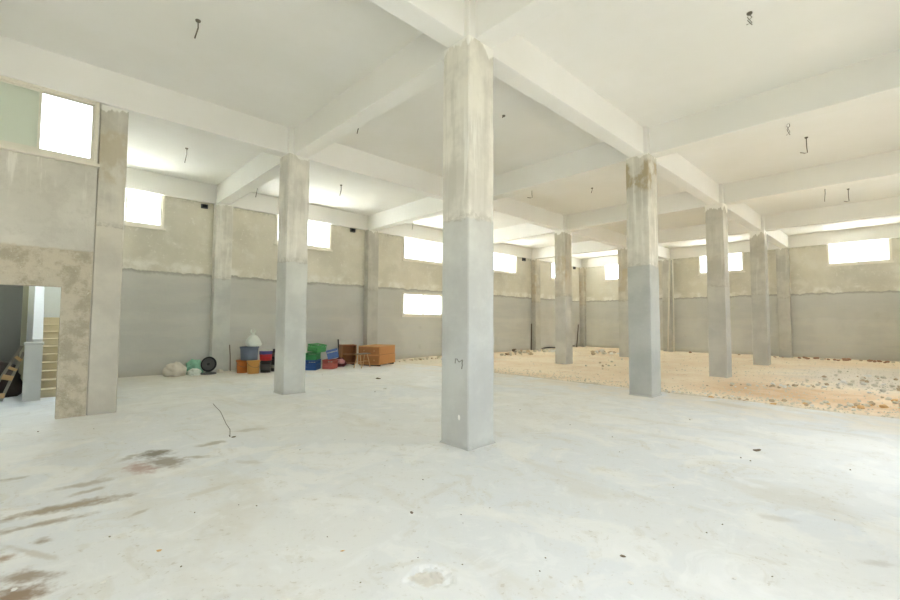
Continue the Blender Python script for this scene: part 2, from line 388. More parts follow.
# ------------------------------------------------------------------ floors
def build_floor():
    def brk(a, b, st, extra):
        s = set(round(a + i*st, 4) for i in range(int((b-a)/st)+1)) | {b} | set(extra)
        return sorted(s)
    fx = [-2.50 + i*.015 for i in range(36)]; fy = [-2.12 + i*.015 for i in range(36)]
    xs = [v for v in brk(XR, 6.05, .45, []) if not (-2.5 < v < -1.97)] + fx; xs = sorted(set(xs))
    ys = [v for v in brk(YR-.2, 11.6, .3, []) if not (-2.12 < v < -1.59)] + fy; ys = sorted(set(ys))
    bm = bmesh.new(); g = []
    for x in xs:
        row = []
        for y in ys:
            xx, z = x, 0
            if x == xs[-1]: xx = 6.05 + .10*mnoise.noise((y*.9, 3, 0)) + .03*mnoise.noise((y*5, 1, 0)); z = -.004
            d = Vector(((x+2.23)*.72 + (y+1.85)*.69, (-(x+2.23)*.69 + (y+1.85)*.72)*.8)).length + .035*mnoise.noise((x*9, y*9, 4))
            if d < .13: z = -.015*min(1, (.13-d)/.03)*(.8 + .5*mnoise.noise((x*30, y*30, 0)))
            row.append(bm.verts.new((xx, y, z)))
        g.append(row)
    for i in range(len(xs)-1):
        for j in range(len(ys)-1): bm.faces.new((g[i][j], g[i+1][j], g[i+1][j+1], g[i][j+1]))
    last = g[-1]; low = [bm.verts.new((v.co.x, v.co.y, -.12)) for v in last]
    for j in range(len(ys)-1): bm.faces.new((last[j], low[j], low[j+1], last[j+1]))
    tag(obj('floor', bm, M['floor']), 'pale power-floated concrete floor slab with brown stains', 'floor', kind='structure')
build_floor()

def dirt_z(x, y):
    z = -.055 + .020*mnoise.fractal((x*1.1, y*1.1, 0), 1, 2, 4) + .018*mnoise.noise((x*.4, y*.4, 7))
    z += .05*math.exp(-(YL-y)/.35) + .05*math.exp(-(XB-x)/.4)                       # swept up against the walls
    z += .03*math.exp(-((x-8.6)/.9)**2)*(1 if y < 1 else math.exp(-((y-1)/1.5)**2)) # low ridge
    z = min(z, .06)
    if x < 6.6: z = min(z, -.02 - .01*(6.6-x))
    return z
def build_dirt():
    bm = bmesh.new(); g = []; nx, ny = 190, 180
    for i in range(nx+1):
        x = 5.85 + (XB+.05-5.85)*(i/nx)**1.15
        g.append([bm.verts.new((x, y, dirt_z(x, y))) for y in [YR-.1 + (YL+.05-YR+.1)*j/ny for j in range(ny+1)]])
    for i in range(nx):
        for j in range(ny): bm.faces.new((g[i][j], g[i+1][j], g[i+1][j+1], g[i][j+1]))
    tag(obj('dirt_floor', bm, M['dirt'], smooth=True), 'sandy orange earth floor of the unpaved half of the hall', 'ground', kind='structure')
build_dirt()
bm = bmesh.new(); box(bm, -90, 110, YL+.3, 110, -.5, -.2); box(bm, XB+.3, 110, -90, YL+.3, -.5, -.2)
tag(obj('exterior_ground', bm, M['extpale']), kind='structure')  # kept pale to bounce sunlight through the windows onto the ceiling
bm = bmesh.new(); box(bm, -90, XB+.3, -90, YL+.3, -.6, -.3)
tag(obj('exterior_yard', bm, M['ext']), kind='structure')  # kept dark to hold down bounce light from the right

# ------------------------------------------------------------------ walls
ZW0, ZW1 = 4.10, 5.12
leftwin = [(-3.50+.03, -1.42), (1.72, 3.77), (7.05, 9.35), (12.68, 14.73), (18.03, 20.08)]
leftwin[0] = (-2.93, -1.42)
holes = [(a, b, ZW0, ZW1) for a, b in leftwin] + [(7.05, 9.35, 1.76, 2.76)]
cells('wall_left', 'y', YL, YL+.22, -2.97, XB+.22, -.4, SLAB, holes, M['wall'])
backwin = [(6.95, 9.00), (1.65, 3.71), (-3.53, -1.48)]
cells('wall_back', 'x', XB, XB+.22, YR, YL, -.4, SLAB, [(a, b, ZW0, ZW1) for a, b in backwin], M['wall'])
cells('wall_right', 'y', YR-.22, YR, XR, XB+.22, -.4, SLAB,
      [(-4.2, -1.4, .9, 2.9), (1.5, 4.1, 1.2, 2.8), (6.8, 9.4, 1.3, 2.9), (12.2, 14.7, 2.2, 3.7), (17.8, 19.4, 3.7, 4.4)], M['wall'])  # unseen openings, added and sized to let in light from the right
cells('wall_rear', 'x', XR-.22, XR, YR, 11.8, -.4, SLAB, [(-3.7, -1.8, .9, 2.6), (1.2, 3.6, 1.2, 2.9)], M['wall'])  # openings behind the camera, added to let in light
YP = 5.16
cells('wall_partition', 'y', YP, YP+.14, XR, -3.327, 0, SLAB-.02,
      [(-4.95, -3.69, -.1, 2.02), (-4.80, -3.345, 4.03, 5.04)], M['part'])
# stairwell shell
bm = bmesh.new(); box(bm, -3.07, -2.97, 5.55, 11.6, 0, SLAB)
tag(obj('wall_stairwell_right', bm, M['plaster']), kind='structure')
bm = bmesh.new(); box(bm, XR, -2.97, 11.6, 11.8, -.4, SLAB)
tag(obj('wall_stairwell_back', bm, M['plaster']), kind='structure')
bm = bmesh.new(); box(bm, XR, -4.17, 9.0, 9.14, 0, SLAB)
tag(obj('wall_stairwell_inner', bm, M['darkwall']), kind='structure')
bm = bmesh.new(); box(bm, -4.17, -4.10, 10.9, 11.6, 0, SLAB); box(bm, -4.6, -4.17, 10.9, 10.98, 0, SLAB)
tag(obj('wall_stairwell_return', bm, M['yellowwall']), kind='structure')

# slab with the stairwell hole, beams
cells_holes = [(-4.15, -3.07, 6.1, 11.5)]
bm = bmesh.new()
for x0, x1, y0, y1 in ((XR, -4.15, YR, 11.8), (-4.15, -3.07, YR, 6.1), (-4.15, -3.07, 11.5, 11.8), (-3.07, XB+.22, YR, YL+.22), (-3.07, -2.97, YL+.22, 11.8)):
    box(bm, x0, x1, y0-(.22 if y0 == YR else 0), y1, SLAB, SLAB+.2)
tag(obj('ceiling', bm, M['ceil']), 'off-white painted concrete slab ceiling', 'ceiling', kind='structure')

def beam(x0, x1, y0, y1, label):
    bm = bmesh.new(); box(bm, x0, x1, y0, y1, SOF, SLAB+.01, bev=.012)
    return tag(obj('ceiling_beam', bm, M['ceil']), label, 'beam', kind='structure')
beam(XR, XB, -.15, .15, 'white beam running away over the nearest column row')
beam(XR, XB, BY-.16, BY+.12, 'white beam over the doorway partition')
beam(XR, XB, YR, YR+.3, 'white beam along the right wall')
beam(-2.97, XB, YL-.10, YL, 'white beam along the top of the left wall')
beam(XB-.10, XB, YR, YL, 'white beam along the top of the back wall')
for i, n in ((-1, 'behind the camera'), (0, 'over the nearest column'), (1, 'over the second column line'), (2, 'over the third column line'), (3, 'over the fourth column line')):
    x = i*BX
    beam(x-.12, x+.20, YR, YL if i >= 0 else 9.0, 'white cross beam ' + n)

bm = bmesh.new(); box(bm, -4.25, -2.98, 6.0, 11.58, SLAB+.205, SLAB+.225)
tag(obj('window_rooflight', bm, M['diffuse_panel']), 'milky rooflight panel added to soften light over the staircase', 'rooflight', kind='structure')  # unseen panel, added to soften the sun falling on the stairs
# ------------------------------------------------------------------ columns
def column_bm(w, h, seed, dx=0):
    bm = bmesh.new(); n = 60; c = .014; hw = w/2
    prof = [(-hw, -hw+c), (-hw+c, -hw), (hw-c, -hw), (hw, -hw+c), (hw, hw-c), (hw-c, hw), (-hw+c, hw), (-hw, hw-c)]
    rings = []
    for i in range(n+1):
        z = h*i/n; r = []
        for k, (x, y) in enumerate(prof):
            j = .006*mnoise.noise((x*4+seed, y*4, z*1.3)) + .004*mnoise.noise((x*9+seed, y*9, z*6))
            if z < 2.76: j += .003
            r.append(bm.verts.new((x*(1+j*3), y*(1+j*3), z)))
        rings.append(r)
    for A, B in zip(rings, rings[1:]):
        for k in range(8): bm.faces.new((A[k], A[(k+1) % 8], B[(k+1) % 8], B[k]))
    bm.faces.new(rings[0][::-1]); bm.faces.new(rings[-1])
    return bm
def skirt_bm(w, seed):
    """ragged mortar fillet round the foot"""
    bm = bmesh.new(); hw = w/2; n = 10; pts = []
    for s, (ax, ay, bx, by) in enumerate(((-1, -1, 1, -1), (1, -1, 1, 1), (1, 1, -1, 1), (-1, 1, -1, -1))):
        for i in range(n): f = i/n; pts.append((hw*(ax+(bx-ax)*f), hw*(ay+(by-ay)*f)))
    inn, out = [], []
    for x, y in pts:
        k = .012 + .03*max(0, mnoise.noise((x*6+seed, y*6, 2)))
        d = Vector((x, y)).normalized()
        inn.append(bm.verts.new((x*.99, y*.99, .015 + .04*max(0, mnoise.noise((x*8+seed, y*8, 9)))+.01)))
        out.append(bm.verts.new((x + math.copysign(k, x)*(abs(x) > hw*.98 or 0) + d.x*.005, y + math.copysign(k, y)*(abs(y) > hw*.98 or 0) + d.y*.005, -.005)))
    L = len(pts)
    for i in range(L): bm.faces.new((inn[i], out[i], out[(i+1) % L], inn[(i+1) % L]))
    return bm

for i in range(4):
    for j in (0, 1):
        bm = bmesh.new(); box(bm, i*BX-W/2, i*BX+W/2, j*BY-W/2, j*BY+W/2, SOF, SLAB, bev=.012)
        tag(obj('ceiling_beam_joint', bm, M['ceil']), kind='structure')
cols = [
    (0, 0, 'colw', 'nearest and tallest-looking square column, white plaster above grey, pencil marks on its left face'),
    (1, 0, 'colblue', 'square column right of the nearest one, brown patch under the beam and blue-grey lower half'),
    (2, 0, 'colgrey', 'dull grey square column standing in rubble on the earth floor, third along the right-hand row'),
    (3, 0, 'colgrey', 'farthest free-standing column of the right-hand row, in front of the back wall pilaster'),
    (0, 1, 'col', 'square concrete column left of centre, just in front of the crates and buckets'),
    (1, 1, 'col', 'square column hidden behind the nearest column'),
    (2, 1, 'colwarm', 'streaky warm grey column on the earth floor between the nearest two columns'),
    (3, 1, 'colwarm', 'slim-looking far column partly hidden by the column with the brown patch'),
]
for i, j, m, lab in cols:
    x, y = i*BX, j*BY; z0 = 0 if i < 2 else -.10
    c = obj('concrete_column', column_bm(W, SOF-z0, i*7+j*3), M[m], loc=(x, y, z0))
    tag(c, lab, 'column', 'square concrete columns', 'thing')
    if i < 2: obj('mortar_fillet', skirt_bm(W, i*7+j*3), M['col'], c)
    if (i, j) == (0, 0):
        bm = bmesh.new(); px = -W/2-.004
        P = lambda q: [(px, a, b) for a, b in q]
        tube(bm, P([(-.018, 1.0), (-.022, 1.035), (-.02, 1.055), (-.055, 1.055), (-.075, 1.025), (-.09, 1.022), (-.14, 1.05), (-.148, 1.045)]), .006, 5)
        tube(bm, P([(-.145, 1.05), (-.138, 1.01), (-.142, .985), (-.136, .965), (-.13, .94)]), .007, 5)
        tag(obj('pencil_mark', bm, M['pencil'], c), 'dark scribbled builder marks')
        bm = bmesh.new()
        bmesh.ops.create_icosphere(bm, subdivisions=2, radius=.03)
        for v in bm.verts: v.co = Vector((px, -.09, .36)) + Vector((v.co.x*.12, v.co.y*.7, v.co.z*1.3))
        tag(obj('plaster_dab', bm, M['white'], c, True), 'white plaster dab')

# half column at the doorway
c = obj('concrete_column', column_bm(.375, SOF, 31), M['pier'], loc=(-3.1335, YP+.1875, 0))
tag(c, 'concrete column at the end of the partition, right of the doorway', 'column', 'square concrete columns', 'thing')

# wall pilasters
def pilaster(x, y, sx, sy, m, lab):
    bm = bmesh.new(); box(bm, -sx/2, sx/2, -sy/2, sy/2, -.12, SOF, bev=.012)
    tag(obj('wall_pilaster', bm, M[m], loc=(x, y, 0)), lab, 'pilaster', 'pilasters on the outer walls', 'thing')
pilaster(.08, YL-.142, W, .28, 'col', 'pale pilaster on the left wall behind the black disc')
pilaster(5.42, YL-.142, W, .28, 'colgrey', 'pilaster on the left wall behind the orange wooden cabinets')
pilaster(10.78, YL-.142, W, .28, 'colgrey', 'pilaster on the left wall hidden behind the nearest column')
pilaster(16.30, YL-.142, W, .28, 'colwarm', 'narrow pilaster on the left wall beside the rubble heap')
pilaster(XB-.142, YL-.16, .28, .30, 'colwarm', 'pilaster in the far left corner of the hall')
pilaster(XB-.142, 5.25, .28, W, 'colgrey', 'pilaster on the back wall beside the two white pipes')
pilaster(XB-.142, .08, .28, W, 'colgrey', 'pilaster on the back wall behind the right-hand row of columns')

# ------------------------------------------------------------------ windows
def window(n, plane, c, u0, u1, z0, z1, label, frosted=False, t=.06, split=.5):
    c -= .03
    root = empty('window_%d' % n, (0, 0, 0)); tag(root, label, 'window', kind='structure')
    def B(bm, a, b, za, zb, c0, c1):
        (box(bm, a, b, c0, c1, za, zb, bev=.004) if plane == 'y' else box(bm, c0, c1, a, b, za, zb, bev=.004))
    bm = bmesh.new()
    B(bm, u0, u1, z0, z0+t, c, c+.09); B(bm, u0, u1, z1-t, z1, c, c+.09)
    B(bm, u0, u0+t, z0+t, z1-t, c, c+.09); B(bm, u1-t, u1, z0+t, z1-t, c, c+.09)
    um = u0 + (u1-u0)*split
    obj('window_frame', bm, M['frame'], root)
    for k, (a, b) in enumerate(((u0+t, um+.02), (um-.02, u1-t))):
        bm = bmesh.new(); o = .018 + .03*k; s = .035
        B(bm, a, b, z0+t, z0+t+s, c+o, c+o+.022); B(bm, a, b, z1-t-s, z1-t, c+o, c+o+.022)
        B(bm, a, a+s, z0+t+s, z1-t-s, c+o, c+o+.022); B(bm, b-s, b, z0+t+s, z1-t-s, c+o, c+o+.022)
        sash = obj('sash', bm, M['frame'], root)
        bm = bmesh.new(); (box(bm, a+s, b-s, c+o+.008, c+o+.013, z0+t+s, z1-t-s) if plane == 'y' else box(bm, c+o+.008, c+o+.013, a+s, b-s, z0+t+s, z1-t-s))
        g = obj('pane', bm, M['frost'] if (frosted and k == 0) else M['glass'], sash)
        if frosted and k == 0: g['label'] = 'dull frosted pane'
    bm = bmesh.new(); B(bm, u0-.04, u1+.04, z0-.05, z0, c-.03, c+.1)
    obj('window_sill', bm, M['frame'], root)
    return root
wl = ['white sliding window high on the left wall next to the doorway column', 'high window on the left wall above the bucket stack', 'upper of the two stacked windows on the left wall',
      'high window on the left wall just right of the nearest column', 'farthest high window on the left wall']
for k, (a, b) in enumerate(leftwin): window(k+1, 'y', YL+.01, a, b, ZW0, ZW1, wl[k], split=.42 if k == 0 else .5)
window(6, 'y', YL+.01, 7.05, 9.35, 1.76, 2.76, 'lower of the two stacked windows on the left wall')
wb = ['high window on the back wall nearest the left corner', 'high window on the back wall behind the third column', 'widest-looking high window at the right end of the back wall']
for k, (a, b) in enumerate(backwin): window(7+k, 'x', XB+.01, a, b, ZW0, ZW1, wb[k])
window(10, 'y', YP-.02, -4.80, -3.345, 4.03, 5.05, 'cream framed sliding window over the doorway with one frosted pane', frosted=True, t=.045, split=.525)

# ------------------------------------------------------------------ staircase behind the doorway
SX0, SX1, SY, RUN, RISE = -3.83, -3.07, 7.8, .25, .157
st = empty('staircase', (-3.45, SY, 0)); tag(st, 'stone staircase with a white guard wall seen through the doorway', 'staircase')
for k in range(10):
    bm = bmesh.new()
    box(bm, SX0+3.45, SX1+3.45, k*RUN, 3.7, k*RISE, (k+1)*RISE-.03)
    box(bm, SX0+3.45, SX1+3.45, k*RUN-.025, 3.7 if k == 9 else (k+1)*RUN+.03, (k+1)*RISE-.03, (k+1)*RISE, bev=.006)
    obj('step', bm, M['stepm'], st)
bm = bmesh.new(); prof = [(7.6, 0), (7.6, 1.14), (10.4, 1.14+2.8*RISE/RUN), (10.9, 1.14+2.8*RISE/RUN), (10.9, 0)]
a = [bm.verts.new((-3.985+3.45, y-SY, z)) for y, z in prof]; b = [bm.verts.new((-3.84+3.45, y-SY, z)) for y, z in prof]
bm.faces.new(a); bm.faces.new(b[::-1])
for k in range(5): bm.faces.new((a[k], a[(k+1) % 5], b[(k+1) % 5], b[k]))
obj('guard_wall', bm, M['plaster'], st)
bm = bmesh.new(); box(bm, -4.085+3.45, -3.835+3.45, 7.45-SY, 7.62-SY, 0, 1.04); box(bm, -4.10+3.45, -3.82+3.45, 7.43-SY, 7.64-SY, 1.04, 1.09, bev=.01)
obj('newel', bm, M['plaster'], st)

t = empty('wooden_pallet', (-4.3, 8.05, 0)); tag(t, 'narrow broken wooden pallet leaning on the stair newel', 'pallet')
def diag(bm, a, b, w, d, y0):   # board from a to b in the xz plane
    A, B = Vector((a[0], 0, a[1])), Vector((b[0], 0, b[1])); L = (B-A).length
    ang = math.atan2((B-A).z, (B-A).x)
    box(bm, 0, L, 0, d, -w/2, w/2, Matrix.Translation((A.x, y0, A.z)) @ Matrix.Rotation(-ang, 4, 'Y'), bev=.003)
for k, off in enumerate((0, .2)):
    bm = bmesh.new(); diag(bm, (-.26+off, .025), (.18+off*.15, 1.02-.12*k), .045, .10, -.42); obj('rail', bm, M['greywood'], t)
for k, f in enumerate((.10, .45, .62, .82)):
    bm = bmesh.new(); x = -.26+.44*f; z = .03+.97*f; wdt = .2*(1-f*.85)
    diag(bm, (x+.0, z), (x+wdt+.02, z-.10*f), .09 if k in (0, 1) else .05, .02, -.44)
    obj('slat', bm, M['wood3'], t)
# dark sheet over a heap
def lump(bm, rx, ry, rz, seed, sub=4, amp=.25, freq=1.5, flat=True):
    r = bmesh.ops.create_icosphere(bm, subdivisions=sub, radius=1)
    for v in r['verts']:
        n = v.co.normalized(); k = 1 + amp*mnoise.fractal(n*freq + Vector((seed, 0, 0)), 1, 2, 3)
        co = n*k
        v.co = Vector((co.x*rx, co.y*ry, (max(co.z, -.55) + .55)*rz/1.55 if flat else co.z*rz))
bm = bmesh.new(); lump(bm, .75, .38, .78, 3)
tag(obj('covered_heap', bm, M['tarp'], smooth=True, loc=(-4.85, 8.50, 0)), 'dark brown sheet thrown over a heap under the stairs', 'heap')

# ------------------------------------------------------------------ clutter along the left wall
bm = bmesh.new(); lump(bm, .27, .2, .36, 11, amp=.35)
tag(obj('white_sack', bm, M['whitebag'], smooth=True, loc=(-1.14, 10.02, 0)), 'lumpy off-white sack slumped on the floor by the left wall', 'sack')
bm = bmesh.new(); lump(bm, .16, .12, .20, 14, amp=.35)
tag(obj('white_bag', bm, M['carrier'], smooth=True, loc=(-.71, 9.80, 0)), 'small white crumpled bag between the sack and the green bag', 'bag')
bm = bmesh.new(); lump(bm, .21, .14, .42, 17, amp=.4)
tag(obj('green_bag', bm, M['mint'], smooth=True, loc=(-.62, 10.2, 0)), 'mint green plastic bag crumpled behind the white sack', 'bag')
t = empty('floor_fan', (-.33, 9.92, 0), math.radians(-30)); t.scale = (.88, .88, .92); tag(t, 'round black disc-shaped floor fan with a grey ring, standing on a tray base', 'fan')
Rt = Matrix.Translation((0, 0, .30)) @ Matrix.Rotation(math.radians(78), 4, 'X')
bm = bmesh.new(); lathe(bm, [(.20, -.045), (.225, -.04), (.235, 0), (.225, .04), (.205, .045), (.20, .02)], 40, Rt); obj('outer_ring', bm, M['black'], t, True)
bm = bmesh.new(); lathe(bm, [(.155, .04), (.17, .052), (.185, .04), (.17, .03)], 40, Rt); obj('grey_ring', bm, M['dgrey'], t, True)
bm = bmesh.new(); lathe(bm, [(.205, -.03), (.205, -.02)], 40, Rt)
for k in range(5):
    an = k*2*PI/5
    box(bm, .04, .15, -.045, .045, .0, .01, Rt @ Matrix.Rotation(an, 4, 'Z') @ Matrix.Rotation(.4, 4, 'X'))
obj('blades', bm, M['black'], t)
bm = bmesh.new(); lathe(bm, [(.05, -.04), (.055, .03), (.03, .05)], 24, Rt); obj('hub', bm, M['black'], t, True)
bm = bmesh.new(); lathe(bm, [(.22, .0), (.235, .012), (.23, .035), (.12, .05), (.05, .08)], 36); obj('base', bm, M['dgrey'], t, True)
bm = bmesh.new(); lump(bm, .09, .07, .10, 21, 3, .4)
tag(obj('crumpled_paper', bm, M['whitebag'], smooth=True, loc=(0.0, 10.02, 0)), 'small crumpled pale paper between the black fan and the stick', 'paper')
t = empty('floor_squeegee', (.27, 10.0, 0)); tag(t, 'thin dark stick standing upright on a narrow flat foot', 'squeegee')
bm = bmesh.new(); tube(bm, [(0, 0, .03), (.005, .05, .45), (.0, .12, .80)], .014, 8); obj('handle', bm, M['rust'], t)
bm = bmesh.new(); box(bm, -.16, .16, -.03, .03, .0, .035, bev=.006); obj('foot', bm, M['whitebag'], t)

def bucket(name, loc, r0, r1, h, mat, label, rim=None, band=None, lid=None, handle=True, cat='bucket', rz=0):
    t = empty(name, loc, rz); tag(t, label, cat)
    bm = bmesh.new()
    lathe(bm, [(r0, 0), (r0+(r1-r0)*.5, h*.5), (r1, h*.97), (r1-.012, h*.97), (r0+(r1-r0)*.5-.012, h*.5), (r0-.012, .012)], 32)
    obj('shell', bm, mat, t, True)
    bm = bmesh.new(); lathe(bm, [(r1-.005, h*.90), (r1+.014, h*.91), (r1+.016, h*.985), (r1-.014, h), (r1-.016, h*.93)], 32, cap=False)
    obj('rim', bm, rim or mat, t, True)
    if band:
        bm = bmesh.new(); z0, z1 = h*band[0], h*band[1]; f = lambda z: r0+(r1-r0)*z/h + .003
        lathe(bm, [(f(z0), z0), (f(z1), z1)], 32, cap=False); obj('label_band', bm, band[2], t, True)
    if lid:
        bm = bmesh.new(); lathe(bm, [(r1+.012, h*.985), (r1+.014, h+.012), (r1*.8, h+.018), (.01, h+.018)], 32); obj('lid', bm, lid, t, True)
    if handle:
        bm = bmesh.new(); tube(bm, [((r1+.014)*math.cos(a), -.02-abs(math.sin(a))*.02-(r1+.01)*abs(math.sin(a))*.98, h*.90-.16*abs(math.sin(a))*.9) for a in [PI*k/14 for k in range(15)]], .004, 5)
        obj('handle', bm, M['dgrey'], t)
    return t
bucket('plastic_bucket', (.67, 9.27, 0), .155, .170, .36, M['ochre'], 'ochre bucket standing on the floor at the front of the stack', lid=M['ochre'])
bucket('plastic_bucket', (.49, 9.64, 0), .145, .158, .355, M['orange'], 'darker orange bucket behind the ochre one, half hidden', lid=M['orange'])
bucket('paint_pail', (1.03, 9.30, 0), .14, .15, .33, M['charcoal'], 'dark metal pail with a pale label under the red tub', band=(.25, .75, M['dgrey']), lid=M['charcoal'])
bucket('paint_pail', (1.37, 9.42, 0), .13, .14, .33, M['charcoal'], 'dark pail at floor level, rightmost of the stack', band=(.3, .6, M['pencil']), lid=M['charcoal'])
bucket('paint_pail', (1.37, 9.42, .352), .12, .135, .30, M['charcoal'], 'dark pail on top of the rightmost pail', band=(.3, .7, M['rust']), lid=M['charcoal'])
bucket('plastic_tub', (.60, 9.42, .382), .225, .245, .37, M['bluegrey'], 'large blue-grey tub set across the orange buckets', rim=M['bluegrey'], lid=M['bluegrey'], cat='tub', handle=False)
bucket('plastic_tub', (1.03, 9.30, .352), .165, .18, .31, M['red'], 'red tub with a violet top band on a dark pail', rim=M['board'], band=(.58, .9, M['violet']), lid=M['board'], cat='tub')
t = empty('carrier_bag', (.72, 9.40, .77)); tag(t, 'whitish knotted carrier bag sitting on top of the tubs', 'bag')
bm = bmesh.new()
lathe(bm, [(.17, 0), (.215, .05), (.205, .14), (.17, .24), (.10, .31), (.045, .345), (.03, .36)], 36)
bmesh.ops.subdivide_edges(bm, edges=bm.edges[:], cuts=1, use_grid_fill=True)
for v in bm.verts:
    k = 1 + .16*mnoise.noise(Vector((v.co.x*5+3, v.co.y*5, v.co.z*4))) + .07*mnoise.noise(v.co*14)
    v.co.x = v.co.x*k - .10*v.co.z; v.co.y *= k*.75
obj('sack', bm, M['carrier'], t, True)
bm = bmesh.new()
for sd in (-1, 1):
    tube(bm, [(-.035, 0, .33), (-.035+.035*sd, .01*sd, .38), (-.04+.065*sd, .02*sd, .44), (-.04+.05*sd, .03*sd, .50)], .034, 9, .012)
obj('tied_handles', bm, M['carrier'], t, True)

def crate(loc, rz, mat, label, w=.5, d=.34, h=.28, tilt=0, name='plastic_crate'):
    t = empty(name, loc); t.rotation_euler = (tilt, 0, rz); tag(t, label, 'crate', 'plastic crates by the left wall')
    bm = bmesh.new(); th = .012
    box(bm, -w/2, w/2, -d/2, d/2, 0, .015)
    for sx, sy, ln in ((0, -1, w), (0, 1, w)):
        y = sy*(d/2-th/2)
        for z0, z1 in ((.015, h*.3), (h*.36, h*.62), (h*.84, h)): box(bm, -w/2, w/2, y-th/2, y+th/2, z0, z1)
        n = 7
        for k in range(n+1): x = -w/2+th/2 + (w-th)*k/n; box(bm, x-.008, x+.008, y-th/2-.003*1, y+th/2+.003, .015, h)
    for sx in (-1, 1):
        x = sx*(w/2-th/2)
        for z0, z1 in ((.015, h*.3), (h*.36, h*.62), (h*.86, h)): box(bm, x-th/2, x+th/2, -d/2, d/2, z0, z1)
        for k in range(6): y = -d/2+th/2+(d-th)*k/5; box(bm, x-th/2-.003, x+th/2+.003, y-.008, y+.008, .015, h if k in (0, 1, 4, 5) else h*.62)
    obj('body', bm, mat, t)
    bm = bmesh.new()
    for a, b, c, e in ((-w/2-.01, w/2+.01, -d/2-.01, -d/2+.012), (-w/2-.01, w/2+.01, d/2-.012, d/2+.01), (-w/2-.01, -w/2+.012, -d/2, d/2), (w/2-.012, w/2+.01, -d/2, d/2)):
        box(bm, a, b, c, e, h-.02, h+.005, bev=.003)
    obj('rim', bm, mat, t)
    return t
crate((2.42, 9.16, 0), math.radians(48), M['blue'], 'blue crate on the floor beside the column, left of the red one', .58, .40, .30)
crate((2.96, 9.00, 0), math.radians(40), M['coral'], 'faded red crate on the floor under the tilted blue one', .42, .34, .29)
crate((2.46, 9.22, .31), math.radians(50), M['green'], 'green crate stacked upright on the blue floor crate', .56, .38, .20)
crate((2.56, 9.14, .56), math.radians(30), M['lgreen'], 'light green crate tipped on top of the pile', .50, .34, .22, tilt=math.radians(8))
crate((3.07, 8.99, .338), math.radians(62), M['pblue'], 'paler blue crate tilted on top of the faded red crate', .46, .34, .26, tilt=math.radians(-13))

bm = bmesh.new(); box(bm, -.55, .55, -.012, .012, 0, .62, Matrix.Rotation(math.radians(-9), 4, 'X'), bev=.004)
tag(obj('plywood_sheet', bm, M['board'], loc=(2.85, 10.35, 0.004)), 'pale low sheet leaning on the wall behind the crates', 'sheet')
t = empty('leaning_board', (4.32, 10.30, 0.004)); tag(t, 'taller grey-white board with a dark left edge leaning beside the wooden cabinets', 'board')
bm = bmesh.new(); box(bm, -.26, .28, -.014, .014, 0, .86, Matrix.Rotation(math.radians(-9), 4, 'X'), bev=.004); obj('panel', bm, M['board'], t)
bm = bmesh.new(); box(bm, -.30, -.26, -.018, .018, 0, .87, Matrix.Rotation(math.radians(-9), 4, 'X'), bev=.003); tag(obj('edge_strip', bm, M['charcoal'], t), 'dark edge strip')
t = empty('cloth_bundle', (3.52, 9.40, 0)); tag(t, 'dark maroon bundle showing a pink fold beside the wooden cabinet', 'bundle')
bm = bmesh.new(); lump(bm, .22, .16, .30, 41, amp=.4); obj('cloth', bm, M['maroon'], t, True)
bm = bmesh.new(); lump(bm, .13, .10, .16, 43, amp=.3)
for v in bm.verts: v.co += Vector((-.02, -.12, .10))
tag(obj('fold', bm, M['pink'], t, True), 'pink fold')

def cabinet(loc, rz, w, d, h, mat, label, openfront=False, name='wooden_cabinet'):
    """corner at origin, width along +x, depth along +y; raised on low runners"""
    t = empty(name, loc, rz); tag(t, label, 'cabinet')
    z0 = .05; th = .022; bm = bmesh.new()
    if openfront:
        box(bm, 0, w, d-th, d, z0, h); box(bm, 0, th, 0, d, z0, h); box(bm, w-th, w, 0, d, z0, h); box(bm, th, w-th, 0, d-th, z0, z0+th); box(bm, th, w-th, 0, d-th, h-th, h)
        obj('carcass', bm, mat, t)
        bm = bmesh.new(); box(bm, th, w-th, .01, d-th, h*.5, h*.5+th); obj('shelf', bm, M['wood2'], t)
    else:
        box(bm, 0, w, 0, d, z0, h*.55, bev=.006); obj('lower_chest', bm, mat, t)
        bm = bmesh.new(); box(bm, 0.008, w-.008, .008, d-.008, h*.55+.018, h-.02, bev=.006); obj('upper_chest', bm, mat, t)
        bm = bmesh.new(); box(bm, .02, w-.02, .02, d-.02, h*.55, h*.55+.018); tag(obj('joint_strip', bm, M['wood2'], t), 'darker joint strip')
        bm = bmesh.new()
        for a, b, c, e in ((0, w, 0, .03), (0, w, d-.03, d), (0, .03, .03, d-.03), (w-.03, w, .03, d-.03)): box(bm, a, b, c, e, h-.02, h, bev=.003)
        obj('top_rail', bm, M['wood3'], t)
        for k in (0, 1):
            for s in (.25, .72):
                bm = bmesh.new(); lathe(bm, [(.018, 0), (.02, .012), (.012, .022)], 12, Matrix.Translation((0, d*s, h*(.3+.46*k))) @ Matrix.Rotation(-PI/2, 4, 'Y'))
                if s == .25 or k: obj('knob', bm, M['wood3'], t, True)
                else: bm.free()
        bm = bmesh.new()
        for s in (.5,): box(bm, -.012, 0, .03, d-.03, z0+.02, h*.55-.02, bev=.004); box(bm, -.012, 0, .03, d-.03, h*.55+.03, h-.04, bev=.004)
        obj('drawer_front', bm, M['wood'] if mat != M['wood'] else M['wood2'], t)
    for x in (.05, w-.11):
        bm = bmesh.new(); box(bm, x, x+.06, .02, d-.02, 0, z0)
        obj('runner', bm, M['charcoal'], t)
    return t
cabinet((4.52, 8.49, 0), math.radians(26.6), 1.15, .84, .68, M['wood'], 'orange wooden chest of two stacked units, right of the stool')
cabinet((3.74, 9.60, 0), math.radians(-15), .50, .46, .70, M['wood2'], 'brown open-fronted wooden cabinet behind the small stool', True)

